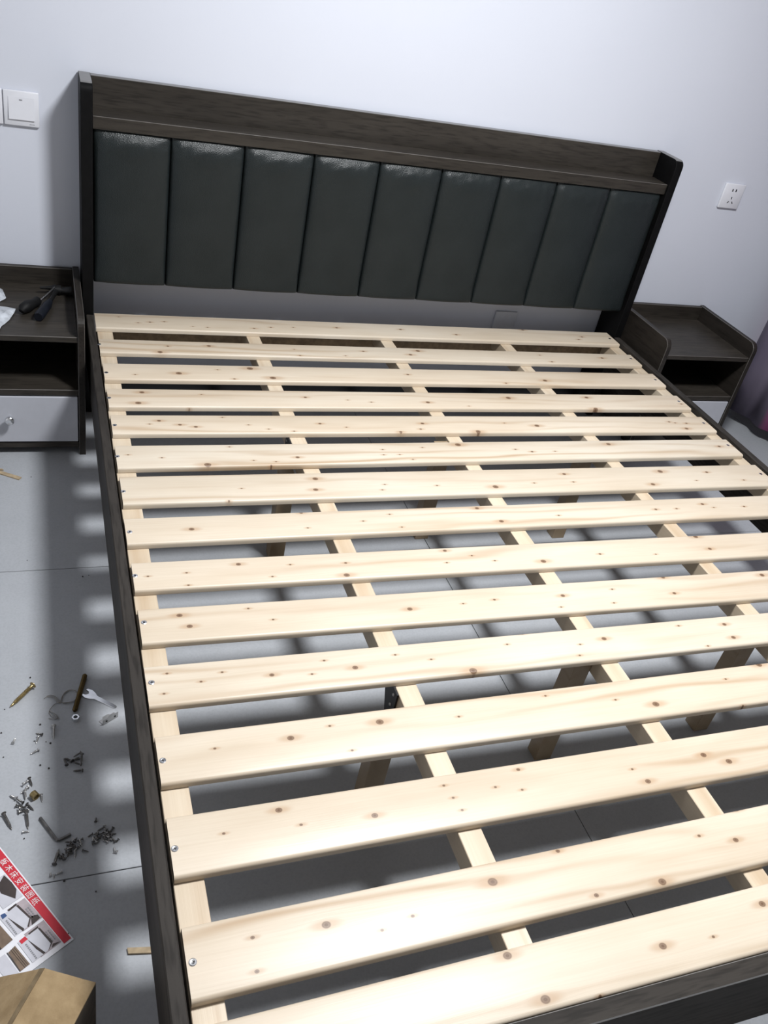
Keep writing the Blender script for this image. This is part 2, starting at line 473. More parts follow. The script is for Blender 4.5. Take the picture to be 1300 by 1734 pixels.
for k, xa in enumerate((-.470, -.034, .403)):
    bmx = link('beam', box((xa, -2.41, HT - ST - .042), (xa + .0405, -.32, HT - ST), .001), PB[k % 2], bed)
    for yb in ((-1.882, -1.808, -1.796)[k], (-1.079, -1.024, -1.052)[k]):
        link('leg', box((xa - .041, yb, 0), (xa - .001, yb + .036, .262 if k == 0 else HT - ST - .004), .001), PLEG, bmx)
    if k == 0:
        for yb in (-1.845, -1.01):
            bm = bmesh.new()
            prof = [(yb - .001, .312), (yb + .052, .312), (yb + .052, .285), (yb + .03, .235), (yb - .001, .235)]
            bm = bmesh.new()
            A = [bm.verts.new((xa - .0045, y, z)) for y, z in prof]; B = [bm.verts.new((xa - .001, y, z)) for y, z in prof]
            bm.faces.new(A); bm.faces.new(B[::-1])
            for i in range(5): bm.faces.new((A[i], A[(i + 1) % 5], B[(i + 1) % 5], B[i]))
            bmesh.ops.recalc_face_normals(bm, faces=bm.faces)
            br = link('bracket', bm, M_BLKPLATE, bmx); tag(br, 'black steel bracket')
            for (dy, z) in ((.012, .30), (.04, .30), (.015, .272)):
                s_ = lathe([(0, .0035), (.0018, .0028)], 8); bmesh.ops.rotate(s_, verts=s_.verts, cent=(0, 0, 0), matrix=Matrix.Rotation(-math.pi / 2, 3, 'Y'))
                bmesh.ops.translate(s_, verts=s_.verts, vec=(xa - .0045, yb + dy, z)); link('screw', s_, M_STEEL, br)
SLATS = [(-0.903, 0.885, -0.3, -0.4, -0.275, -0.376), (-0.901, 0.879, -0.471, -0.553, -0.453, -0.538), (-0.899, 0.882, -0.616, -0.706, -0.594, -0.685), (-0.898, 0.879, -0.755, -0.848, -0.745, -0.836), (-0.898, 0.88, -0.887, -0.975, -0.881, -0.973), (-0.898, 0.878, -1.026, -1.122, -1.015, -1.107), (-0.897, 0.88, -1.153, -1.259, -1.155, -1.262), (-0.9, 0.881, -1.307, -1.395, -1.307, -1.397), (-0.898, 0.879, -1.451, -1.535, -1.466, -1.559), (-0.898, 0.88, -1.585, -1.676, -1.61, -1.707), (-0.901, 0.88, -1.729, -1.821, -1.748, -1.835), (-0.899, 0.88, -1.881, -1.974, -1.885, -1.985), (-0.899, 0.88, -2.03, -2.128, -2.032, -2.124), (-0.899, 0.88, -2.197, -2.295, -2.178, -2.272), (-0.897, 0.88, -2.323, -2.4075, -2.305, -2.4075)]
KNOTS=[[(-0.8268, 0.0142, 0.0016), (-0.7749, -0.0206, 0.0022), (-0.7404, -0.0129, 0.0027), (-0.6987, -0.0059, 0.0022), (-0.6184, -0.0312, 0.0017), (-0.5754, -0.033, 0.0017), (-0.433, -0.027, 0.003), (-0.3783, -0.0146, 0.0024), (-0.3056, -0.0078, 0.0019), (-0.1603, 0.0027, 0.0032), (0.0619, 0.0107, 0.0035), (0.2556, -0.0119, 0.0036), (0.5386, 0.049, 0.004), (0.762, 0.0125, 0.0033), (0.7366, -0.0097, 0.0033)], [(-0.7055, -0.0018, 0.0026), (-0.589, 0.0081, 0.0044), (-0.731, -0.0398, 0.0051), (-0.3282, -0.0359, 0.0023), (-0.3365, 0.0044, 0.0018), (-0.1847, -0.0282, 0.0018), (0.0693, 0.021, 0.0053), (0.0342, -0.0073, 0.0046), (-0.1182, 0.0054, 0.0031), (0.5107, 0.0202, 0.0022), (0.5339, -0.0267, 0.003), (0.7537, 0.0137, 0.004)], [(-0.8124, -0.0292, 0.0019), (-0.698, -0.017, 0.006), (-0.4976, 0.0207, 0.0065), (-0.5524, -0.0428, 0.0026), (-0.4432, -0.0323, 0.0065), (-0.5901, 0.0086, 0.0021), (-0.0245, 0.006, 0.0031), (0.2874, -0.0356, 0.0027), (0.437, -0.0137, 0.0056)], [(-0.8035, 0.0212, 0.0047), (-0.8173, -0.0337, 0.0055), (-0.6538, 0.0143, 0.002), (-0.3757, 0.0056, 0.0032), (-0.6936, -0.0525, 0.0019), (-0.2579, -0.0067, 0.0016), (-0.1919, -0.017, 0.0022), (-0.0205, -0.0147, 0.0047), (0.253, 0.0169, 0.0058), (0.5316, 0.0261, 0.0049), (0.5275, -0.0435, 0.0061), (0.1014, -0.0341, 0.0018), (0.87, -0.0077, 0.0031)], [(-0.7769, 0.013, 0.0036), (-0.7291, -0.0057, 0.0036), (-0.6921, -0.0155, 0.0037), (-0.8008, -0.0028, 0.0013), (-0.6194, 0.0302, 0.0019), (-0.5598, -0.0064, 0.0014), (-0.5122, -0.0267, 0.0019), (-0.4485, -0.037, 0.002), (-0.371, 0.0001, 0.0031), (-0.3036, -0.0177, 0.0016), (-0.0808, 0.0018, 0.0039), (-0.1587, -0.0413, 0.0032), (-0.0965, -0.0276, 0.0027), (0.0704, -0.04, 0.0052), (0.2702, -0.01, 0.0055), (0.172, 0.0047, 0.0018), (0.7464, 0.0133, 0.0029), (0.765, 0.0074, 0.0024), (0.8055, 0.0049, 0.0029), (0.7847, -0.0264, 0.0048)], [(-0.688, -0.0455, 0.006), (-0.4677, -0.0195, 0.0037), (-0.7876, -0.0139, 0.0013), (-0.5775, -0.0306, 0.0013), (-0.5389, -0.0506, 0.0018), (-0.5249, -0.0374, 0.0014), (-0.6245, 0.0301, 0.0014), (-0.8613, 0.0, 0.0016), (-0.2373, 0.0112, 0.0015), (-0.1987, -0.0131, 0.002), (-0.2424, -0.0131, 0.002), (-0.1707, -0.0361, 0.0015), (-0.1244, 0.0193, 0.0016), (-0.0176, 0.031, 0.006), (0.1431, 0.0056, 0.0023), (0.1885, -0.0067, 0.0029), (0.4534, 0.0278, 0.005), (0.2607, -0.006, 0.0018), (0.8341, 0.0097, 0.0038), (0.8896, 0.0105, 0.0024)], [(-0.4485, 0.0269, 0.005), (-0.4588, -0.0173, 0.0045), (-0.6651, -0.0497, 0.0016), (-0.629, -0.0047, 0.0017), (-0.2837, -0.0033, 0.0019), (-0.2968, -0.0254, 0.0019), (-0.1506, -0.0134, 0.002), (0.0044, -0.0254, 0.0057), (0.2289, 0.0236, 0.0039), (0.1205, -0.0136, 0.0022), (0.2373, -0.0136, 0.0022), (0.5367, 0.0254, 0.0059), (0.474, -0.0343, 0.0049), (0.6897, 0.0168, 0.0035), (0.7887, -0.0262, 0.0022), (0.6273, -0.022, 0.0013)], [(-0.7588, -0.0026, 0.0042), (-0.5122, -0.0151, 0.0017), (-0.5138, 0.0399, 0.003), (-0.0833, 0.0328, 0.0039), (-0.0424, -0.0213, 0.0044), (0.1205, -0.0081, 0.0021), (-0.3099, 0.0222, 0.0014), (-0.2966, -0.0268, 0.0018), (-0.38, 0.0013, 0.0013), (0.5704, 0.0146, 0.0037), (0.696, -0.0033, 0.0025), (0.4123, -0.0, 0.0031), (0.4769, -0.0006, 0.0024), (0.5957, -0.0022, 0.002)], [(-0.6831, 0.0277, 0.0037), (-0.4616, 0.0122, 0.0024), (-0.4703, -0.026, 0.0047), (-0.7876, 0.0107, 0.0014), (-0.789, -0.0258, 0.0018), (-0.6229, -0.0161, 0.0019), (-0.8609, 0.007, 0.0017), (-0.5788, 0.0172, 0.0015), (-0.2264, 0.0341, 0.0034), (-0.1699, 0.012, 0.0017), (-0.2375, -0.0063, 0.0017), (-0.1227, -0.0095, 0.0017), (-0.006, -0.0217, 0.0049), (0.151, -0.0089, 0.0026), (0.2991, -0.0219, 0.0018), (0.4635, -0.0144, 0.0038), (0.455, 0.0339, 0.0048)], [(-0.8169, 0.0339, 0.004), (-0.8026, 0.0034, 0.004), (-0.6888, 0.0385, 0.0014), (-0.6484, 0.0033, 0.0014), (-0.3716, 0.0021, 0.0041), (-0.2528, 0.0053, 0.0016), (-0.1794, 0.0097, 0.0024), (-0.0173, 0.0053, 0.0038), (-0.0392, -0.0284, 0.0017), (0.1124, 0.0129, 0.002), (0.0918, -0.0296, 0.0016), (0.2601, -0.0156, 0.0034), (0.5398, 0.0209, 0.0046), (0.2652, 0.0389, 0.0039)], [(-0.8543, 0.0323, 0.0012), (-0.7624, 0.0226, 0.0013), (-0.8009, 0.006, 0.0019), (-0.6788, 0.0046, 0.0033), (-0.5781, 0.0262, 0.0017), (-0.6082, -0.0032, 0.001), (-0.8642, -0.0122, 0.0012), (-0.5261, 0.0016, 0.004), (-0.3053, -0.0361, 0.0057), (-0.4414, 0.0228, 0.0014), (-0.3761, 0.0023, 0.0014), (-0.2074, 0.0207, 0.0015), (-0.1616, 0.0465, 0.0031), (-0.0517, 0.001, 0.0016), (-0.0685, -0.0275, 0.0016), (0.0097, 0.0097, 0.0041), (0.2055, 0.0246, 0.002), (0.3208, 0.0155, 0.0037), (0.3152, -0.0242, 0.004), (0.2365, -0.0399, 0.0016)], [(-0.8015, 0.0113, 0.0017), (-0.6786, 0.0123, 0.0043), (-0.6084, 0.0267, 0.0013), (-0.5211, 0.0216, 0.005), (-0.5851, -0.0283, 0.0018), (-0.3771, 0.0113, 0.0017), (-0.1922, 0.0326, 0.0018), (0.0203, -0.0195, 0.0052), (-0.0566, 0.0028, 0.0017), (0.3186, 0.0431, 0.0051), (0.2134, 0.0176, 0.0019), (0.2069, -0.0497, 0.0018)], [(-0.7269, 0.0304, 0.0039), (-0.6999, -0.0002, 0.002), (-0.5855, -0.0054, 0.0039), (-0.4575, 0.027, 0.0018), (-0.445, -0.0217, 0.0015), (-0.3728, 0.0089, 0.0012), (-0.3296, -0.0039, 0.0012), (-0.3186, 0.0346, 0.0026), (-0.4508, 0.0025, 0.0009), (-0.1126, -0.0001, 0.0019), (0.0428, 0.0043, 0.0043), (0.084, -0.0168, 0.0046), (-0.0978, -0.0281, 0.004), (-0.8131, 0.0066, 0.0016)], [(0.0313, 0.0503, 0.0043), (-0.7027, 0.001, 0.0046), (-0.8022, 0.0048, 0.0022), (-0.8052, -0.0394, 0.0024), (-0.6301, -0.0223, 0.001), (-0.5817, -0.0122, 0.0021), (-0.3228, 0.0388, 0.0027), (-0.2984, -0.04, 0.0029), (-0.1814, -0.0418, 0.0048), (-0.01, -0.0022, 0.0037), (-0.07, 0.017, 0.0022), (-0.4468, 0.0121, 0.0056)], [(-0.2403, -0.0053, 0.0044), (-0.4461, -0.0327, 0.0051), (-0.3681, -0.046, 0.0015), (-0.0412, 0.0174, 0.0042), (-0.1543, -0.0102, 0.0013), (-0.4724, 0.0322, 0.0047)]]
SLAT_SCREWS=[None, [-0.901, -0.508], [-0.893, -0.672], [-0.895, -0.806], [-0.891, -0.937], [-0.895, -1.074], [-0.893, -1.212], [-0.892, -1.355], [-0.894, -1.492], [-0.89, -1.622], [-0.892, -1.768], [-0.892, -1.93], [-0.893, -2.083], [-0.891, -2.246], None]

def slat_bm(xl, xr, a0, a1, b0, b1):
    r = .0055; bm = bmesh.new(); ends = []
    for x, yf, yn in ((xl, a0, a1), (xr, b0, b1)):
        pr = [(yf, HT - ST), (yf, HT - r)] + [(yf - r + r * math.cos(t), HT - r + r * math.sin(t)) for t in (math.pi / 6, math.pi / 3, math.pi / 2)]
        pr += [(yn + r - r * math.sin(t), HT - r + r * math.cos(t)) for t in (0, math.pi / 6, math.pi / 3, math.pi / 2)] + [(yn, HT - ST + .001), (yn + .001, HT - ST)]
        ends.append([bm.verts.new((x, y, z)) for y, z in pr])
    A, B = ends; n = len(A); bm.faces.new(A); bm.faces.new(B[::-1])
    for i in range(n): bm.faces.new((A[i], A[(i + 1) % n], B[(i + 1) % n], B[i]))
    bmesh.ops.recalc_face_normals(bm, faces=bm.faces)
    return bm
def head_bm():
    bm = lathe([(-.001, .0052), (.0006, .0052), (.0011, .0042), (.0011, .0035), (.0007, .0012)], 14)
    return bm
screw_head = None
for i, sl in enumerate(SLATS):
    tn = random.uniform(.96, 1.03); wm = random.uniform(.97, 1.03)
    M = pine('pine_slat_%02d' % i, KNOTS[i], i + 1, tone=(tn, tn * (wm * .5 + .5), tn * wm), lines=.95 if i in (5, 12, 13, 14) else .62)
    cx = (sl[0] + sl[1]) / 2; cy = (sl[2] + sl[3] + sl[4] + sl[5]) / 4
    so = link('slat', slat_bm(*sl), M, bed, origin=(cx, cy, HT), smooth=40)
    pts = []
    if SLAT_SCREWS[i]: pts.append(SLAT_SCREWS[i])
    pts.append((sl[1] - .017, (sl[4] + sl[5]) / 2 + random.uniform(-.01, .01)))
    for (x, y) in pts:
        if screw_head is None:
            bm = head_bm(); bmesh.ops.translate(bm, verts=bm.verts, vec=(x, y, HT))
            # cross recess
            for a in (0, math.pi / 2):
                q = box((-.0024, -.0005, .0008), (.0024, .0005, .00125)); bmesh.ops.rotate(q, verts=q.verts, cent=(0, 0, 0), matrix=Matrix.Rotation(a + .6, 3, 'Z'))
                bmesh.ops.translate(q, verts=q.verts, vec=(x, y, HT)); nf = len(bm.faces); merge(bm, q)
                bm.faces.ensure_lookup_table()
                for f_ in bm.faces[nf:]: f_.material_index = 1
            screw_head = link('screw', bm, None, so, mats=[M_BRIGHT, M_HOLE], origin=(x, y, HT))
            tag(screw_head, 'steel crosshead screw')
        else:
            o = screw_head.copy(); COL.objects.link(o); o.parent = so; o.location = Vector((x, y, HT)) - ORG[so.name]; o.rotation_euler.z = random.uniform(0, 3)

# ---------------------------------------------------------------- nightstands
def nightstand(x0, yb, yf, label):
    """x0 = outer face of its left panel"""
    w, t, top = .394, .018, .420
    r0 = empty('nightstand', (x0 + w / 2, (yb + yf) / 2, 0)); tag(r0, label, 'nightstand', 'nightstands either side of the bed')
    for xa in (x0, x0 + w - t):
        r = .030; prof = [(yb, 0), (yb, top)] + [(yf + r - r * math.sin(a), top - r + r * math.cos(a)) for a in [math.pi / 2 * k / 6 for k in range(7)]] + [(yf, 0)]
        prof += [(yf + .05, 0), (yf + .07, .02), (yb - .07, .02), (yb - .05, 0)]
        bm = bmesh.new(); A = [bm.verts.new((xa, y, z)) for y, z in prof]; B = [bm.verts.new((xa + t, y, z)) for y, z in prof]; n = len(prof)
        bm.faces.new(A); bm.faces.new(B[::-1])
        for i in range(n): bm.faces.new((A[i], A[(i + 1) % n], B[(i + 1) % n], B[i]))
        bmesh.ops.recalc_face_normals(bm, faces=bm.faces)
        bmesh.ops.bevel(bm, geom=[e for e in bm.edges if abs(e.verts[0].co.x - e.verts[1].co.x) < 1e-6], offset=.0012, segments=1, affect='EDGES', material=1)
        link('side_panel', bm, None, r0, mats=[M_WY, M_EDGE2])
    xi, xj = x0 + t, x0 + w - t
    link('back_panel', box((xi, yb - .016, .03), (xj, yb, top - .003), .0012, em=1), None, r0, mats=[M_WX, M_EDGE2])
    link('shelf', box((xi, yf + .004, .350), (xj, yb - .016, .366), .0012, em=1), None, r0, mats=[M_WX, M_EDGE2])
    link('shelf', box((xi, yf + .004, .190), (xj, yb - .016, .208), .0012, em=1), None, r0, mats=[M_WX, M_EDGE2])
    link('bottom_panel', box((xi, yf + .006, .022), (xj, yb - .016, .040), .001), M_WX, r0)
    bm = box((xi + .0025, yf + .002, .0435), (xj - .0025, yf + .020, .1865), .0015)
    dr = link('drawer', bm, M_WHITE, r0); tag(dr, 'white drawer front')
    kb = lathe([(0, .006), (.010, .0055), (.013, .010), (.018, .0125), (.022, .012), (.0245, .009), (.0255, .004)], 20)
    bmesh.ops.rotate(kb, verts=kb.verts, cent=(0, 0, 0), matrix=Matrix.Rotation(math.pi / 2, 3, 'X'))
    bmesh.ops.translate(kb, verts=kb.verts, vec=(x0 + w / 2, yf + .002, .122))
    tag(link('knob', kb, M_BRIGHT, dr, smooth=50), 'round chrome knob')
    bm = box((xi + .012, yf + .020, .046), (xi + .024, yb - .03, .17)); box((xj - .024, yf + .020, .046), (xj - .012, yb - .03, .17), 0, 1, bm)
    box((xi + .024, yb - .042, .046), (xj - .024, yb - .03, .17), 0, 1, bm); box((xi + .012, yf + .02, .0435), (xj - .012, yb - .03, .0465), 0, 1, bm)
    link('drawer_box', bm, M_BLACK, r0)
    return r0
nightstand(-.940 - .394, -.196, -.560, 'dark wood nightstand holding a hammer, left of the bed')
nightstand(.950, -.196, -.540, 'dark wood nightstand with an empty top, right of the bed')

# ---------------------------------------------------------------- wall plates
def plate(name, x0, x1, z0, z1, label, cat, M=M_PLASTIC):
    r0 = empty(name, ((x0 + x1) / 2, WALLY, (z0 + z1) / 2)); tag(r0, label, cat)
    link('cover_plate', box((x0, WALLY - .009, z0), (x1, WALLY, z1), .0025, 2), M, r0, smooth=50)
    return r0
for (xa, lab) in ((-1.119, 'white square wall light switch nearest to the headboard'), (-1.2075, 'white wall switch plate cut off by the left edge of the photo')):
    sw = plate('light_switch', xa, xa + .0865, .794, .8805, lab, 'switch')
    rk = bmesh.new(); x, z = xa + .012, .794 + .017
    # tilted rocker: bottom edge sticks out
    vs = [(x, WALLY - .0095, z + .055), (x + .063, WALLY - .0095, z + .055), (x + .063, WALLY - .0135, z), (x, WALLY - .0135, z)]
    A = [rk.verts.new(v_) for v_ in vs]; B = [rk.verts.new((v_[0], WALLY - .008, v_[2])) for v_ in vs]
    rk.faces.new(A)
    rk.faces.new(B[::-1])
    for i in range(4): rk.faces.new((A[i], A[(i + 1) % 4], B[(i + 1) % 4], B[i]))
    bmesh.ops.recalc_face_normals(rk, faces=rk.faces)
    rr = link('rocker', rk, M_PLASTIC, sw)
    link('indicator_mark', box((x + .027, WALLY - .0112, z + .0475), (x + .034, WALLY - .0098, z + .0495)), M_MARK, rr)
    mk = bmesh.new()
    for k in range(4): box((xa + .062 + k * .0032, WALLY - .0093, .800), (xa + .0645 + k * .0032, WALLY - .0088, .8015), 0, 1, mk)
    link('printed_mark', mk, M_MARK, sw)
so = plate('wall_socket', 1.228, 1.3145, .786, .872, 'white five hole wall socket above the right nightstand', 'socket')
def slot(cx, cz, w, h, a):
    q = box((-w / 2, -.0005, -h / 2), (w / 2, .0008, h / 2)); bmesh.ops.rotate(q, verts=q.verts, cent=(0, 0, 0), matrix=Matrix.Rotation(a, 3, 'Y'))
    bmesh.ops.translate(q, verts=q.verts, vec=(cx, WALLY - .0092, cz)); link('socket_hole', q, M_HOLE, so)
sx = 1.271
slot(sx - .0075, .850, .0045, .009, 0); slot(sx + .0075, .850, .0045, .009, 0)
slot(sx, .823, .003, .008, 0); slot(sx - .009, .808, .003, .008, .6); slot(sx + .009, .808, .003, .008, -.6)
plate('cover_plate_low', .463, .5495, .270, .3495, 'grey blank cover plate on the wall below the headboard', 'wall plate', M_GREYPL)
bpy.data.objects['cover_plate_low'].name = 'blank_wall_plate'

# ---------------------------------------------------------------- curtain
ctrl = [(1.76, -.205), (1.70, -.215), (1.62, -.25), (1.54, -.335), (1.556, -.40), (1.572, -.434), (1.562, -.478), (1.568, -.51), (1.592, -.545), (1.575, -.60), (1.548, -.655), (1.58, -.71), (1.612, -.765), (1.585, -.83), (1.55, -.90), (1.59, -.97), (1.615, -1.03), (1.57, -1.10), (1.555, -1.17), (1.60, -1.25)]
def catmull(c, n):
    out = []
    for i in range(len(c) - 1):
        p0, p1, p2, p3 = [Vector((*c[max(0, min(len(c) - 1, i + k))], 0)) for k in (-1, 0, 1, 2)]
        for j in range(n):
            t = j / n
            out.append(.5 * ((2 * p1) + (p2 - p0) * t + (2 * p0 - 5 * p1 + 4 * p2 - p3) * t * t + (3 * p1 - p0 - 3 * p2 + p3) * t ** 3))
    out.append(Vector((*c[-1], 0))); return out
path = catmull(ctrl, 6); bm = bmesh.new(); nz = 12; g = []
run = [0.0]
for a, c in zip(path, path[1:]): run.append(run[-1] + (c - a).length)
cen = Vector((1.66, 0, 0)); vruns = []
for j in range(nz + 1):
    z = .055 + (2.40 - .055) * j / nz; k = .15 + .85 * (1 - j / nz) ** 1.0; row = []
    for i, p in enumerate(path):
        x = 1.70 + (p.x - 1.70) * k if p.y < -.22 else p.x + 0.0 * k
        row.append(bm.verts.new((x, p.y, z))); vruns.append(run[i])
    g.append(row)
for j in range(nz):
    for i in range(len(path) - 1): bm.faces.new((g[j][i], g[j][i + 1], g[j + 1][i + 1], g[j + 1][i]))
cu = link('curtain', bm, M_CURT, smooth=80)
at = cu.data.attributes.new('run', 'FLOAT', 'POINT'); at.data.foreach_set('value', vruns)
sm = cu.modifiers.new('thickness', 'SOLIDIFY'); sm.thickness = .0025
tag(cu, 'mauve grey curtain with magenta stripes hanging beside the right nightstand', 'curtain')
bm = tube([(1.72, -.19, 2.43), (1.72, -2.6, 2.43)], .014, 12)
for y in (-.30, -2.3):
    box((1.712, y - .01, 2.42), (1.95, y + .01, 2.44), .001, 1, bm)
tag(link('curtain_rod', bm, M_BRIGHT, smooth=40), 'metal rod carrying the mauve curtain', 'curtain rod')

# ---------------------------------------------------------------- things on the left nightstand
SH = .366
def local(o, loc, rz=0, rx=0, ry=0): o.location = loc; o.rotation_euler = (rx, ry, rz); return o
# hammer
hm = empty('hammer', (-1.012, -.29, SH)); tag(hm, 'black hammer with rubber grip lying on the left nightstand', 'hammer')
bm = tube([(-1.048, -.284, SH + .020), (-1.02, -.281, SH + .0195), (-1.006, -.280, SH + .019)], [.003, .006, .0105], 10)
tube([(-1.014, -.280, SH + .0145), (-.992, -.282, SH + .0145)], .0135, 10, bm)
tube([(-.992, -.282, SH + .0135), (-.982, -.283, SH + .0135), (-.976, -.2835, SH + .0135), (-.962, -.285, SH + .0135)], [.010, .0095, .0135, .0135], 12, bm)
link('hammer_head', bm, M_HAM, hm, smooth=45)
bm = tube([(-1.003, -.279, SH + .0145), (-1.02, -.345, SH + .012), (-1.03, -.385, SH + .011)], [.007, .0065, .0075], 10)
link('shaft', bm, M_RUBBER, hm, smooth=45)
bm = tube([(-1.024, -.36, SH + .0115), (-1.03, -.385, SH + .0128), (-1.040, -.42, SH + .0130), (-1.050, -.455, SH + .0142), (-1.054, -.468, SH + .0135)], [.0085, .0125, .0125, .014, .0115], 12)
link('grip', bm, M_NAVY, hm, smooth=45)
sd = empty('screwdriver', (-1.06, -.38, SH)); tag(sd, 'black handled screwdriver lying against the hammer grip', 'screwdriver')
bm = tube([(-1.096, -.429, SH + .010), (-1.091, -.422, SH + .0155), (-1.080, -.405, SH + .0165), (-1.067, -.385, SH + .0145), (-1.056, -.367, SH + .0145), (-1.050, -.358, SH + .010)], [.008, .0145, .0162, .012, .0135, .007], 12)
link('handle', bm, M_RUBBER, sd, smooth=45)
bm = tube([(-1.051, -.360, SH + .012), (-1.022, -.318, SH + .0235), (-1.009, -.299, SH + .029)], .0028, 8)
link('blade', bm, M_BRIGHT, sd, smooth=45)
# plastic film pieces
def film(name, poly, label, h):
    bm = bmesh.new(); c = Vector((sum(p[0] for p in poly) / len(poly), sum(p[1] for p in poly) / len(poly), SH + h))
    rings = []
    for k, f in enumerate((1, .72, .4)):
        rings.append([bm.verts.new((c.x + (x - c.x) * f + random.uniform(-.002, .002) * (k > 0), c.y + (y - c.y) * f, SH + .0012 + h * (1 - f) + random.uniform(0, .005))) for x, y in poly])
    n = len(poly)
    for a, b_ in zip(rings, rings[1:]):
        for i in range(n): bm.faces.new((a[i], a[(i + 1) % n], b_[(i + 1) % n], b_[i]))
    cv = bm.verts.new(c)
    for i in range(n): bm.faces.new((rings[-1][i], rings[-1][(i + 1) % n], cv))
    bmesh.ops.recalc_face_normals(bm, faces=bm.faces)
    o = link(name, bm, M_FILM, smooth=25); tag(o, label, 'plastic bag'); return o
film('plastic_bag', [(-1.153, -.258), (-1.1462, -.2754), (-1.1418, -.2997), (-1.1361, -.327), (-1.1385, -.3377), (-1.1512, -.3496), (-1.19, -.36), (-1.215, -.31), (-1.19, -.25)], 'crumpled clear plastic bag further back on the left nightstand', .018)
film('plastic_bag', [(-1.1505, -.3833), (-1.1324, -.3946), (-1.1106, -.402), (-1.1142, -.4256), (-1.1262, -.472), (-1.1371, -.492), (-1.1442, -.5082), (-1.1474, -.53), (-1.19, -.535), (-1.23, -.47), (-1.20, -.39)], 'milky white plastic bag near the front edge of the left nightstand', .014)

# ---------------------------------------------------------------- hardware on the floor
def screw_mesh(name, L, rh, rs, threads, M, seg=8, washer=False):
    """lies along +x from head at 0 to tip at L, resting on z=0"""
    prof = [(0, rh * .55), (.0006, rh), (.0014, rh), (.0014 + (rh - rs) * .8, rs)]
    x = prof[-1][0] + L * .12; n = threads
    for k in range(n):
        f = k / max(1, n - 1); r = rs * (1 - .35 * max(0, (f - .8) / .2)); prof += [(x, r * .82), (x + (L * .9 - x) / (n - k) * .5, r * 1.08)]
        x += (L * .9 - x) / (n - k)
    prof.append((L, rs * .12))
    bm = lathe(prof, seg)
    bmesh.ops.rotate(bm, verts=bm.verts, cent=(0, 0, 0), matrix=Matrix.Rotation(math.pi / 2, 3, 'Y'))
    a = math.asin(min(.6, (rh - rs * .3) / L))
    bmesh.ops.rotate(bm, verts=bm.verts, cent=(0, 0, 0), matrix=Matrix.Rotation(a, 3, 'Y'))
    zmin = min(v.co.z for v in bm.verts); bmesh.ops.translate(bm, verts=bm.verts, vec=(0, 0, -zmin))
    me = bpy.data.meshes.new(name); bm.to_mesh(me); bm.free(); me.materials.append(M)
    me.polygons.foreach_set('use_smooth', [True] * len(me.polygons)); me.set_sharp_from_angle(angle=math.radians(40))
    return me
L0 = .0185
ME_S = screw_mesh('screw', L0, .0036, .0018, 7, M_STEEL)
ME_D = screw_mesh('screw', L0, .0036, .0018, 7, M_DSTEEL)
def put(me, a, b_, label, cat='screw', group=None, z=0.0, tilt=0.0, name='screw', L=L0):
    o = bpy.data.objects.new(name, me); COL.objects.link(o)
    d = Vector((b_[0] - a[0], b_[1] - a[1])); s = d.length / L
    o.location = (a[0], a[1], z); o.rotation_euler = (0, -tilt, math.atan2(d.y, d.x)); o.scale = (s, (s + 1) / 2, (s + 1) / 2)
    tag(o, label, cat, group); return o
LOOSE = [
 ((-1.049, -1.5592), (-1.0502, -1.5921), 'thin steel screw lying alone below the string bundle, pointing at the photographer', 0),
 ((-1.124, -1.5917), (-1.119, -1.5758), 'short bright screw alone at the far left below the brass bolt', 0),
 ((-1.0696, -1.5785), (-1.0829, -1.5711), 'screw lying across another as a T, the crossbar of the pair', 1),
 ((-1.0772, -1.5800), (-1.0821, -1.5973), 'screw under a crossing screw, the stem of the T pair', 0),
 ((-1.0766, -1.6141), (-1.0935, -1.6221), 'short screw below the T pair with its head towards the bed', 0),
 ((-.9991, -1.6779), (-1.0178, -1.6735), 'dark screw just below the small clump in the bed shadow', 1),
 ((-1.0741, -1.7185), (-1.0725, -1.7349), 'bright screw standing apart to the right of the brass ring nut', 0),
 ((-1.1059, -1.7926), (-1.0939, -1.7928), 'short screw lying crosswise at the foot of the long dark screw', 0),
 ((-.9829, -1.7953), (-.9813, -1.7834), 'short dark screw alone above the right hand screw pile', 1),
 ((-.9541, -1.8634), (-.9550, -1.8505), 'bright screw just below the right hand pile, left of two', 0),
 ((-.9524, -1.8647), (-.9485, -1.8580), 'bright screw just below the right hand pile, right of two', 0),
 ((-1.0086, -1.8484), (-.9975, -1.8523), 'dark screw alone between the two screw piles', 1),
 ((-1.0199, -1.8483), (-1.0218, -1.8604), 'thin bright screw hanging off the lower side of the left pile', 0),
 ((-1.061, -1.8887), (-1.0617, -1.8787), 'leftmost bright screw of the three at the tile joint', 0),
 ((-1.0416, -1.8827), (-1.0535, -1.8863), 'screw at the tile joint with its head towards the bed', 0),
 ((-1.0551, -1.8859), (-1.0561, -1.8936), 'short screw at the tile joint pointing across the joint', 0),
]
for a, b_, lab, d in LOOSE: put(ME_D if d else ME_S, a, b_, lab)
G1 = 'screws in the small clump in the bed shadow'
for a, b_ in [((-1.0277, -1.6607), (-1.0327, -1.6399)), ((-1.018, -1.6536), (-1.0309, -1.6402)), ((-1.0001, -1.6352), (-1.0157, -1.6428)), ((-.9997, -1.6492), (-1.014, -1.6481)), ((-1.0014, -1.6652), (-1.0162, -1.6552)), ((-.9994, -1.6404), (-1.0022, -1.6626)), ((-1.016, -1.6515), (-1.0042, -1.6422))]:
    put(ME_D, a, b_, 'dark screw in the small clump on the floor in the bed shadow', group=G1, z=random.choice((0, .002, .004)))
G2 = 'screws scattered around the brass ring nut'
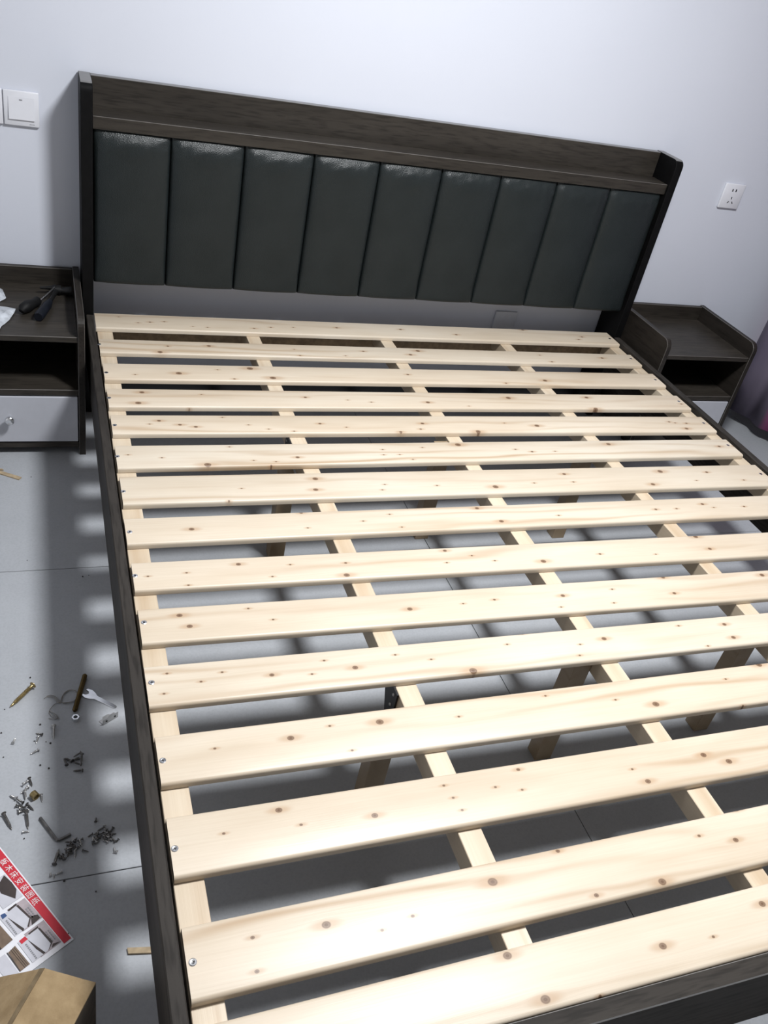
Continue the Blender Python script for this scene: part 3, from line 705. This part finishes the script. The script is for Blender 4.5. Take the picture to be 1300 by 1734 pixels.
for a, b_, w_ in [((-1.0946, -1.6785), (-1.0892, -1.6972), 'topmost screw of the scatter above the brass ring nut'), ((-1.1054, -1.6931), (-1.0946, -1.6832), 'screw touching the topmost one of the scatter from the left'), ((-1.0955, -1.6972), (-1.1098, -1.7098), 'screw slanting down left just above the brass ring nut'), ((-1.1018, -1.7066), (-1.1, -1.7253), 'screw pointing at the photographer directly left of the brass ring nut'),
        ((-1.115, -1.7214), (-1.1283, -1.7099), 'furthest left screw of the scatter left of the ring nut'), ((-1.1044, -1.7347), (-1.1159, -1.7213), 'screw in line with the furthest left screw of the scatter'), ((-1.1175, -1.7357), (-1.1017, -1.7408), 'upper one of three near parallel screws below the ring nut'), ((-1.0991, -1.7346), (-1.0868, -1.7503), 'screw slanting down right at the right end of three parallel screws'), ((-1.113, -1.751), (-1.0929, -1.7458), 'lowest of three near parallel screws, above the thick wood screw'), ((-1.1122, -1.7445), (-1.0964, -1.7418), 'middle one of three near parallel screws below the ring nut')]:
    put(random.choice((ME_S, ME_S, ME_D)), a, b_, w_, group=G2, z=random.choice((0, .001, .003)))
def pile(cx, cy, rx, ry, n, lab, grp, Lm):
    for k in range(n):
        r = math.sqrt(random.random()); t = random.uniform(0, 6.283); x = cx + rx * r * math.cos(t); y = cy + ry * r * math.sin(t)
        a = random.uniform(0, 6.283); L = Lm * random.uniform(.8, 1.1)
        put(random.choice((ME_D, ME_D, ME_S)), (x - L / 2 * math.cos(a), y - L / 2 * math.sin(a)), (x + L / 2 * math.cos(a), y + L / 2 * math.sin(a)), lab, group=grp, z=max(0, (.006 * (1 - r))) * random.random(), tilt=random.uniform(0, .2))
pile(-.974, -1.827, .0155, .0165, 22, 'small screw in the heap nearest to the bed rail', 'screws in the right hand heap', .0135)
for a, b_ in [((-.9531, -1.812), (-.9621, -1.8234)), ((-.9604, -1.8259), (-.9486, -1.8243)), ((-.9517, -1.8427), (-.9589, -1.8305)), ((-.9886, -1.8183), (-.9986, -1.8224)), ((-.9459, -1.8373), (-.9508, -1.8428))]:
    put(ME_D, a, b_, 'small screw in the heap nearest to the bed rail', group='screws in the right hand heap')
G3 = 'screws in the left hand heap'
pile(-1.021, -1.834, .016, .010, 14, 'small screw in the heap beside the hex key', G3, .0125)
pile(-1.037, -1.848, .009, .010, 9, 'small screw in the heap beside the hex key', G3, .0115)
# long bolts and screws
ME_LB = screw_mesh('long_bolt', .066, .0074, .0042, 12, M_BRASS, 10)
put(ME_LB, (-1.0861, -1.4486), (-1.1303, -1.4976), 'long brass coloured bolt lying furthest left near the string', 'bolt', name='long_bolt', L=.066)
ME_WS = screw_mesh('wood_screw', .036, .0046, .0025, 10, M_DSTEEL, 10)
put(ME_WS, (-1.1373, -1.7487), (-1.1231, -1.784), 'thick threaded wood screw at the left edge above the leaflet', 'screw', name='wood_screw', L=.036)
put(ME_WS, (-1.0991, -1.7536), (-1.0965, -1.788), 'thick threaded wood screw below the loose screw scatter', 'screw', name='wood_screw', L=.036)
ME_B2 = screw_mesh('bolt', .034, .0046, .0026, 8, M_DSTEEL, 10)
put(ME_B2, (-1.0548, -1.869), (-1.0463, -1.8369), 'dark bolt with its head towards the tile joint, below the hex key', 'bolt', name='bolt', L=.034)
# threaded rod
rp = [(0, .003)]
Lr = .102
for k in range(34): rp += [(.002 + k * (Lr - .004) / 34, .0043), (.002 + (k + .5) * (Lr - .004) / 34, .0052)]
rp.append((Lr, .003))
bm = lathe(rp, 10); bmesh.ops.rotate(bm, verts=bm.verts, cent=(0, 0, 0), matrix=Matrix.Rotation(math.pi / 2, 3, 'Y'))
bmesh.ops.translate(bm, verts=bm.verts, vec=(0, 0, .0052))
rod = link('threaded_rod', bm, M_BRONZE, origin=(0, 0, 0), smooth=50); local(rod, (-.9837, -1.4303, 0.0), math.atan2(-.0996, -.0254))
tag(rod, 'brown threaded steel rod lying between the string and the wrench', 'rod')
# nut (hexagonal, hollow)
def nut(name, R, r, h, M, loc, label, rot=(0, 0, 0), seg=6):
    bm = bmesh.new(); n = 24
    def hexr(t): 
        if seg != 6: return R
        a = (t % (math.pi / 3)) - math.pi / 6; return R * math.cos(math.pi / 6) / math.cos(a)
    rows = []
    for (rad, z) in (('o', 0), ('o', h), ('i', h), ('i', 0)):
        rows.append([bm.verts.new(((hexr(2 * math.pi * k / n) if rad == 'o' else r) * math.cos(2 * math.pi * k / n), (hexr(2 * math.pi * k / n) if rad == 'o' else r) * math.sin(2 * math.pi * k / n), z)) for k in range(n)])
    for i in range(4):
        a, c = rows[i], rows[(i + 1) % 4]
        for k in range(n): bm.faces.new((a[k], a[(k + 1) % n], c[(k + 1) % n], c[k]))
    bmesh.ops.recalc_face_normals(bm, faces=bm.faces)
    o = link(name, bm, M, origin=(0, 0, 0)); o.location = loc; o.rotation_euler = rot; tag(o, label, 'nut'); return o
nut('hex_nut', .0075, .0042, .0085, M_BRIGHT, (-1.0075, -1.547, 0), 'bright steel nut standing at the end of the threaded rod')
nut('ring_nut', .0072, .0048, .011, M_BRASS, (-1.0884, -1.7171, .0072), 'brass coloured ring nut lying on its side among the screws', (math.pi / 2, 0, .6), 8)
# open ended wrench
def wrench():
    d = Vector((.036, -.0395)); L = .076
    pts = [(-.002, .0125), (-.012, .0105), (-.0145, .0065), (-.006, .0050), (-.0025, 0), (-.006, -.0050), (-.0145, -.0065), (-.012, -.0105), (-.002, -.0125), (.008, -.0095), (.016, -.0050), (.062, -.0042), (.066, -.0025), (.067, 0), (.066, .0025), (.062, .0042), (.016, .0050), (.008, .0095)]
    bm = prism(pts, 0, .0022)
    bmesh.ops.bevel(bm, geom=[e for e in bm.edges if abs(e.verts[0].co.z - e.verts[1].co.z) < 1e-6], offset=.0004, segments=1, affect='EDGES')
    o = link('wrench', bm, M_BRIGHT, origin=(0, 0, 0)); local(o, (-.9775, -1.4845, 0), math.atan2(-.0385, .0445)); tag(o, 'small silver open ended wrench beside the bed rail', 'wrench')
wrench()
# angle bracket
bm = bmesh.new()
def bplate(fn):
    n = 14; 
    out = [(-.018, 0), (.018, 0), (.018, .014), (.009, .014), (.006, .018), (-.006, .018), (-.009, .014), (-.018, .014)]
    A = [bm.verts.new(fn(x, y, 0)) for x, y in out]; B = [bm.verts.new(fn(x, y, .0012)) for x, y in out]; k = len(out)
    bm.faces.new(A[::-1]); bm.faces.new(B)
    for i in range(k): bm.faces.new((A[i], A[(i + 1) % k], B[(i + 1) % k], B[i]))
bplate(lambda x, y, z: (x, y, z)); bplate(lambda x, y, z: (x, z, y))
bmesh.ops.recalc_face_normals(bm, faces=bm.faces)
ab = link('angle_bracket', bm, M_STEEL, origin=(0, 0, 0)); local(ab, (-.9405, -1.5610, 0), math.radians(32)); tag(ab, 'small silver angle bracket on the floor against the bed rail', 'bracket')
for k in (-.010, .010):
    q = lathe([(0, .0022), (.0005, .0022)], 10); bmesh.ops.rotate(q, verts=q.verts, cent=(0, 0, 0), matrix=Matrix.Rotation(math.pi / 2, 3, 'X'))
    bmesh.ops.translate(q, verts=q.verts, vec=(k, -.0001, .007)); o = link('screw_hole', q, M_HOLE, origin=(k, 0, .007)); o.parent = ab; o.location = (k, -.0001, .007)
# hex key
hk = []
A_, B_, C_ = Vector((-1.0764, -1.7689, .0031)), Vector((-1.0485, -1.8222, .0031)), Vector((-1.0264, -1.8121, .0031))
hk = [A_, A_.lerp(B_, .5), A_.lerp(B_, .9), A_.lerp(B_, .97) + (C_ - B_) * .05, B_.lerp(C_, .18) + (A_ - B_) * .004, B_.lerp(C_, .35), C_]
tag(link('hex_key', tube(hk, .0031, 6), M_DSTEEL), 'bent steel hex key lying above the left screw heap', 'hex key')
# string
def string(pts, bmx): return tube(catmull3(pts, 5), .00075, 5, bmx)
def catmull3(c, n):
    out = []; c = [Vector(p) for p in c]
    for i in range(len(c) - 1):
        p0, p1, p2, p3 = [c[max(0, min(len(c) - 1, i + k))] for k in (-1, 0, 1, 2)]
        for j in range(n):
            t = j / n; out.append(.5 * ((2 * p1) + (p2 - p0) * t + (2 * p0 - 5 * p1 + 4 * p2 - p3) * t * t + (3 * p1 - p0 - 3 * p2 + p3) * t ** 3))
    out.append(c[-1]); return out
zz = lambda l: [(x, y, .0014 + .0012 * (i % 2)) for i, (x, y) in enumerate(l)]
bm = bmesh.new()
string(zz([(-1.066, -1.483), (-1.056, -1.4765), (-1.045, -1.480), (-1.034, -1.496), (-1.028, -1.475), (-1.015, -1.467), (-1.003, -1.473), (-1.000, -1.487), (-1.010, -1.498), (-1.026, -1.501), (-1.040, -1.497), (-1.051, -1.508), (-1.057, -1.521), (-1.050, -1.534), (-1.038, -1.541)]), bm)
string(zz([(-1.060, -1.479), (-1.047, -1.484), (-1.037, -1.499), (-1.030, -1.480), (-1.018, -1.469), (-1.005, -1.471), (-1.002, -1.489), (-1.014, -1.5015), (-1.030, -1.502)]), bm)
string(zz([(-1.056, -1.518), (-1.046, -1.529), (-1.040, -1.539), (-1.048, -1.541), (-1.058, -1.537)]), bm)
tag(link('string', bm, M_STRING, smooth=60), 'tangled grey string looped beside the threaded rod', 'string')
# wood splinters
def splinter(poly, h, label):
    o = link('wood_splinter', prism(poly, 0, h), M_CHIP); tag(o, label, 'wood splinter')
splinter([(-1.185, -.632), (-1.167, -.640), (-1.112, -.674), (-1.119, -.685), (-1.168, -.654), (-1.19, -.645)], .003, 'long pale wood splinter on the floor in front of the left nightstand')
splinter([(-1.20, -.622), (-1.160, -.634), (-1.158, -.638), (-1.195, -.630)], .0045, 'thin dark splinter lying behind the long pale splinter')
splinter([(-.948, -2.040), (-.947, -2.050), (-.880, -2.062), (-.880, -2.052)], .004, 'flat wood splinter sticking out from under the bed rail')
# crumbs
bm = bmesh.new()
for (x, y) in [(-1.098, -1.031), (-.974, -1.104), (-1.088, -.671), (-.96, -1.10), (-1.103, -1.805), (-1.074, -1.55), (-1.064, -1.595), (-1.056, -1.6), (-1.075, -1.65), (-1.06, -1.66), (-1.085, -1.59), (-1.14, -1.50), (-1.145, -1.56), (-1.092, -1.42), (-1.036, -1.995), (-1.04, -1.90), (-.99, -1.93), (-1.14, -1.62)]:
    s = random.uniform(.0011, .0022); q = bmesh.new(); bmesh.ops.create_icosphere(q, subdivisions=1, radius=s); bmesh.ops.translate(q, verts=q.verts, vec=(x, y, s * .6)); merge(bm, q)
tag(link('crumbs', bm, M_DUST), 'dark crumbs scattered on the floor tiles left of the bed', 'crumbs', kind='stuff')

# ---------------------------------------------------------------- instruction leaflet
C = Vector((-1.02824, -2.00663)); D = Vector((.50816, -.86126)); Ev = Vector((-.86126, -.50816))
lf = empty('leaflet', (C.x, C.y, 0)); tag(lf, 'printed assembly leaflet with a red title band on the floor', 'leaflet')
def L2(s, t, z=0): q = C + D * s + Ev * t; return (q.x, q.y, z)
bm = bmesh.new(); nu, nv = 24, 10; g = []
for i in range(nu + 1):
    row = []
    for j in range(nv + 1):
        s, t = -.285 + .285 * i / nu, .205 * j / nv
        z = .0012 + .0030 * (max(0, 1 - t / .05)) * (.5 + .5 * math.sin(s * 42)) * 0.0 + .0
        row.append(bm.verts.new(L2(s, t, z)))
    g.append(row)
for i in range(nu):
    for j in range(nv): bm.faces.new((g[i][j], g[i + 1][j], g[i + 1][j + 1], g[i][j + 1]))
bmesh.ops.recalc_face_normals(bm, faces=bm.faces)
ret = bmesh.ops.extrude_face_region(bm, geom=bm.faces[:]); bmesh.ops.translate(bm, verts=[v for v in ret['geom'] if isinstance(v, bmesh.types.BMVert)], vec=(0, 0, -.001))
bmesh.ops.recalc_face_normals(bm, faces=bm.faces)
sheet = link('paper_sheet', bm, M_PAPER, lf)
def printed(name, polys, M, z, par=sheet, label=None):
    bm = bmesh.new()
    for poly in polys: prism([L2(s, t)[:2] for s, t in poly], z - .0003, z, bm)
    o = link(name, bm, M, par)
    if label: tag(o, label)
    return o
Z1, Z2, Z3 = .0016, .0020, .0024
printed('title_band', [[(-.2830, .0022), (-.0042, .0022), (-.0038, .0150), (-.19, .0188), (-.283, .0195)]], M_RED, Z1, label='red title band')
printed('picture', [[(-.113, .0192), (-.0645, .0164), (-.0640, .0495), (-.113, .0500)], [(-.0595, .0172), (-.0092, .0165), (-.0088, .0525), (-.0590, .0520)]], M_PINKG, Z1)
printed('picture', [[(-.172, .0205), (-.118, .0195), (-.118, .054), (-.172, .054)], [(-.110, .0335), (-.0775, .0310), (-.0655, .0425), (-.0650, .0640), (-.110, .0660)], [(-.053, .0300), (-.0190, .0275), (-.0105, .0395), (-.0095, .0665), (-.053, .0665)]], M_PIC, Z2)
printed('picture_furniture', [[(-.1705, .0226), (-.1508, .0200), (-.1348, .0208), (-.1212, .0305), (-.1446, .0426), (-.1600, .0400)], [(-.1094, .0364), (-.1089, .0331), (-.0764, .0293), (-.0647, .0399), (-.0664, .0416), (-.0765, .0320)], [(-.1000, .0560), (-.0665, .0469), (-.0638, .0503), (-.075, .0530)],
        [(-.078, .0284), (-.0734, .0192), (-.0661, .0191), (-.0638, .035)], [(-.1118, .0495), (-.1134, .0341), (-.110, .0343), (-.1083, .0497)], [(-.0533, .0313), (-.0515, .0287), (-.0182, .0262), (-.0101, .0385), (-.0181, .0299)],
        [(-.0470, .0526), (-.0104, .0437), (-.0104, .0473), (-.025, .0510)], [(-.0153, .028), (-.0108, .0180), (-.0105, .0323)], [(-.0554, .0463), (-.0563, .0295), (-.0535, .0302), (-.0526, .0465)]], M_DKP, Z3)
printed('picture', [[(-.112, .072), (-.0625, .0690), (-.0600, .093), (-.112, .100)], [(-.0486, .0846), (-.0514, .0717), (-.0106, .0702), (-.0101, .0861)]], M_BRP, Z2, label='brown picture of wooden slats')
printed('picture_furniture', [[(-.0500, .0800 - k * .0028), (-.0500, .0795 - k * .0028), (-.0106, .0785 - k * .0028), (-.0106, .0790 - k * .0028)] for k in range(3)] + [[(-.112, .090), (-.0605, .089), (-.0600, .093), (-.112, .098)], [(-.0495, .0855), (-.0101, .0861), (-.0101, .0872), (-.0495, .0868)]], M_DKP, Z3)
printed('picture', [[(-.0500, .0895), (-.0101, .0890), (-.0105, .108), (-.0500, .110)]], M_PIC, Z2)
printed('number_tag', [[(-.1114, .0622), (-.1103, .0558), (-.1036, .0551), (-.103, .0634)]], M_BLUP, Z3, label='blue number square')
printed('number_tag', [[(-.0538, .0633), (-.0547, .0530), (-.0477, .0518), (-.0467, .0630)]], M_RED, Z3, label='red number square')
tx = []
for k in range(9):
    for (s0, t0) in ((-.0975, .0590), (-.0425, .0572)):
        s = s0 + k * .0036; tx.append([(s, t0), (s + .0024, t0), (s + .0024, t0 + .0026), (s, t0 + .0026)])
for k in range(5):
    for q in range(2):
        tx.append([(-.095 + k * .0045, .0225 + q * .004), (-.092 + k * .0045, .0225 + q * .004), (-.092 + k * .0045, .0245 + q * .004), (-.095 + k * .0045, .0245 + q * .004)])
        tx.append([(-.040 + k * .0045, .0205 + q * .004), (-.037 + k * .0045, .0205 + q * .004), (-.037 + k * .0045, .0222 + q * .004), (-.040 + k * .0045, .0222 + q * .004)])
tag(printed('small_print', tx, M_MARK, Z3), kind='stuff')
# title lettering
def lettering(ch, s, t, size, ang):
    cu_ = bpy.data.curves.new('title_letter', 'FONT'); cu_.body = ch; cu_.size = size; cu_.align_x = 'CENTER'; cu_.align_y = 'CENTER'; cu_.extrude = .0002; cu_.offset = -.00008
    ob = bpy.data.objects.new('title_letter', cu_); COL.objects.link(ob)
    dg = bpy.context.evaluated_depsgraph_get(); me = bpy.data.meshes.new_from_object(ob.evaluated_get(dg)); bpy.data.objects.remove(ob)
    me.materials.clear(); me.materials.append(M_TXT)
    o = bpy.data.objects.new('title_letter', me); COL.objects.link(o); o.parent = sheet
    o.location = Vector(L2(s, t, Z1 + .0004)) - ORG[sheet.name]; o.rotation_euler = (0, 0, ang)
ang = math.atan2(D.y, D.x)
for k, ch in enumerate('板木床安装图纸'):
    lettering(ch, -.193 + k * .0161, .0108, .0132, ang)

# ---------------------------------------------------------------- cardboard box, bottom left
cb = empty('cardboard_box', (-1.07, -2.17, 0)); tag(cb, 'small brown cardboard box with folded top flaps in the lower left corner', 'box')
ZT = .130
a = Vector((.068, -.033)).normalized(); bq = Vector((-.031, -.050)).normalized()
p_ridge = Vector((-1.070, -2.115)); p_rc = Vector((-1.002, -2.148))
Lg = .16
def v3(p, z): return (p.x, p.y, z)
pl = p_ridge + a * .001
bm = bmesh.new()
def slab(q, th=.0025):
    A = [bm.verts.new(p) for p in q]; B = [bm.verts.new((p[0], p[1], p[2] - th)) for p in q]; n = len(q)
    bm.faces.new(A); bm.faces.new(B[::-1])
    for i in range(n): bm.faces.new((A[i], A[(i + 1) % n], B[(i + 1) % n], B[i]))
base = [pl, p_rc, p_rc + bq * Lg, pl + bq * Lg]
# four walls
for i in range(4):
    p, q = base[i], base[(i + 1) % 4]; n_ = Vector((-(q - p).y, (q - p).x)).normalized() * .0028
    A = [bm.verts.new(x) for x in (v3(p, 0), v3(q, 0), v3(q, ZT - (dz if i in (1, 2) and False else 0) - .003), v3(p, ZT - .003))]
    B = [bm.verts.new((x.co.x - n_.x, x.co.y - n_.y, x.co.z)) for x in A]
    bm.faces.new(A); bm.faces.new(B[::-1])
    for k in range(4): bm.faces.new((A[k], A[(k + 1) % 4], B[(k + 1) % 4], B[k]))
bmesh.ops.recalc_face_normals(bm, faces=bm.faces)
tag(link('box_body', bm, plain('shaded_carton_side', (.055, .04, .026), .9, var=.3), cb), 'side of the box with shade painted in dark brown')  # dark colour stands in for shade on the box sides
def flap(q):
    global bm
    bm = bmesh.new(); slab(q); bmesh.ops.recalc_face_normals(bm, faces=bm.faces)
    bmesh.ops.subdivide_edges(bm, edges=bm.edges[:], cuts=3, use_grid_fill=True)
    for v in bm.verts: v.co.z += random.uniform(-.0006, .0006)
    return link('flap', bm, M_KRAFT, cb)
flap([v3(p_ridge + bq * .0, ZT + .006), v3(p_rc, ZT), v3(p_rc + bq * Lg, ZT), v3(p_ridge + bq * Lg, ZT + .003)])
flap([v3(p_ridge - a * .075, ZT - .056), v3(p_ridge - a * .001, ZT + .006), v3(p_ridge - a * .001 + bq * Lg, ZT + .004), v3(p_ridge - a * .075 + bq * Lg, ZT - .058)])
# darker strip along the seam
bm = bmesh.new(); slab([v3(p_ridge - a * .007, ZT + .0020), v3(p_ridge + a * .001, ZT + .0080), v3(p_ridge + a * .000 + bq * Lg, ZT + .0060), v3(p_ridge - a * .007 + bq * Lg, ZT + .0000)], .0015)
bmesh.ops.recalc_face_normals(bm, faces=bm.faces); link('seam_strip', bm, plain('darker_kraft', (.20, .145, .08), .9, var=.25), cb)
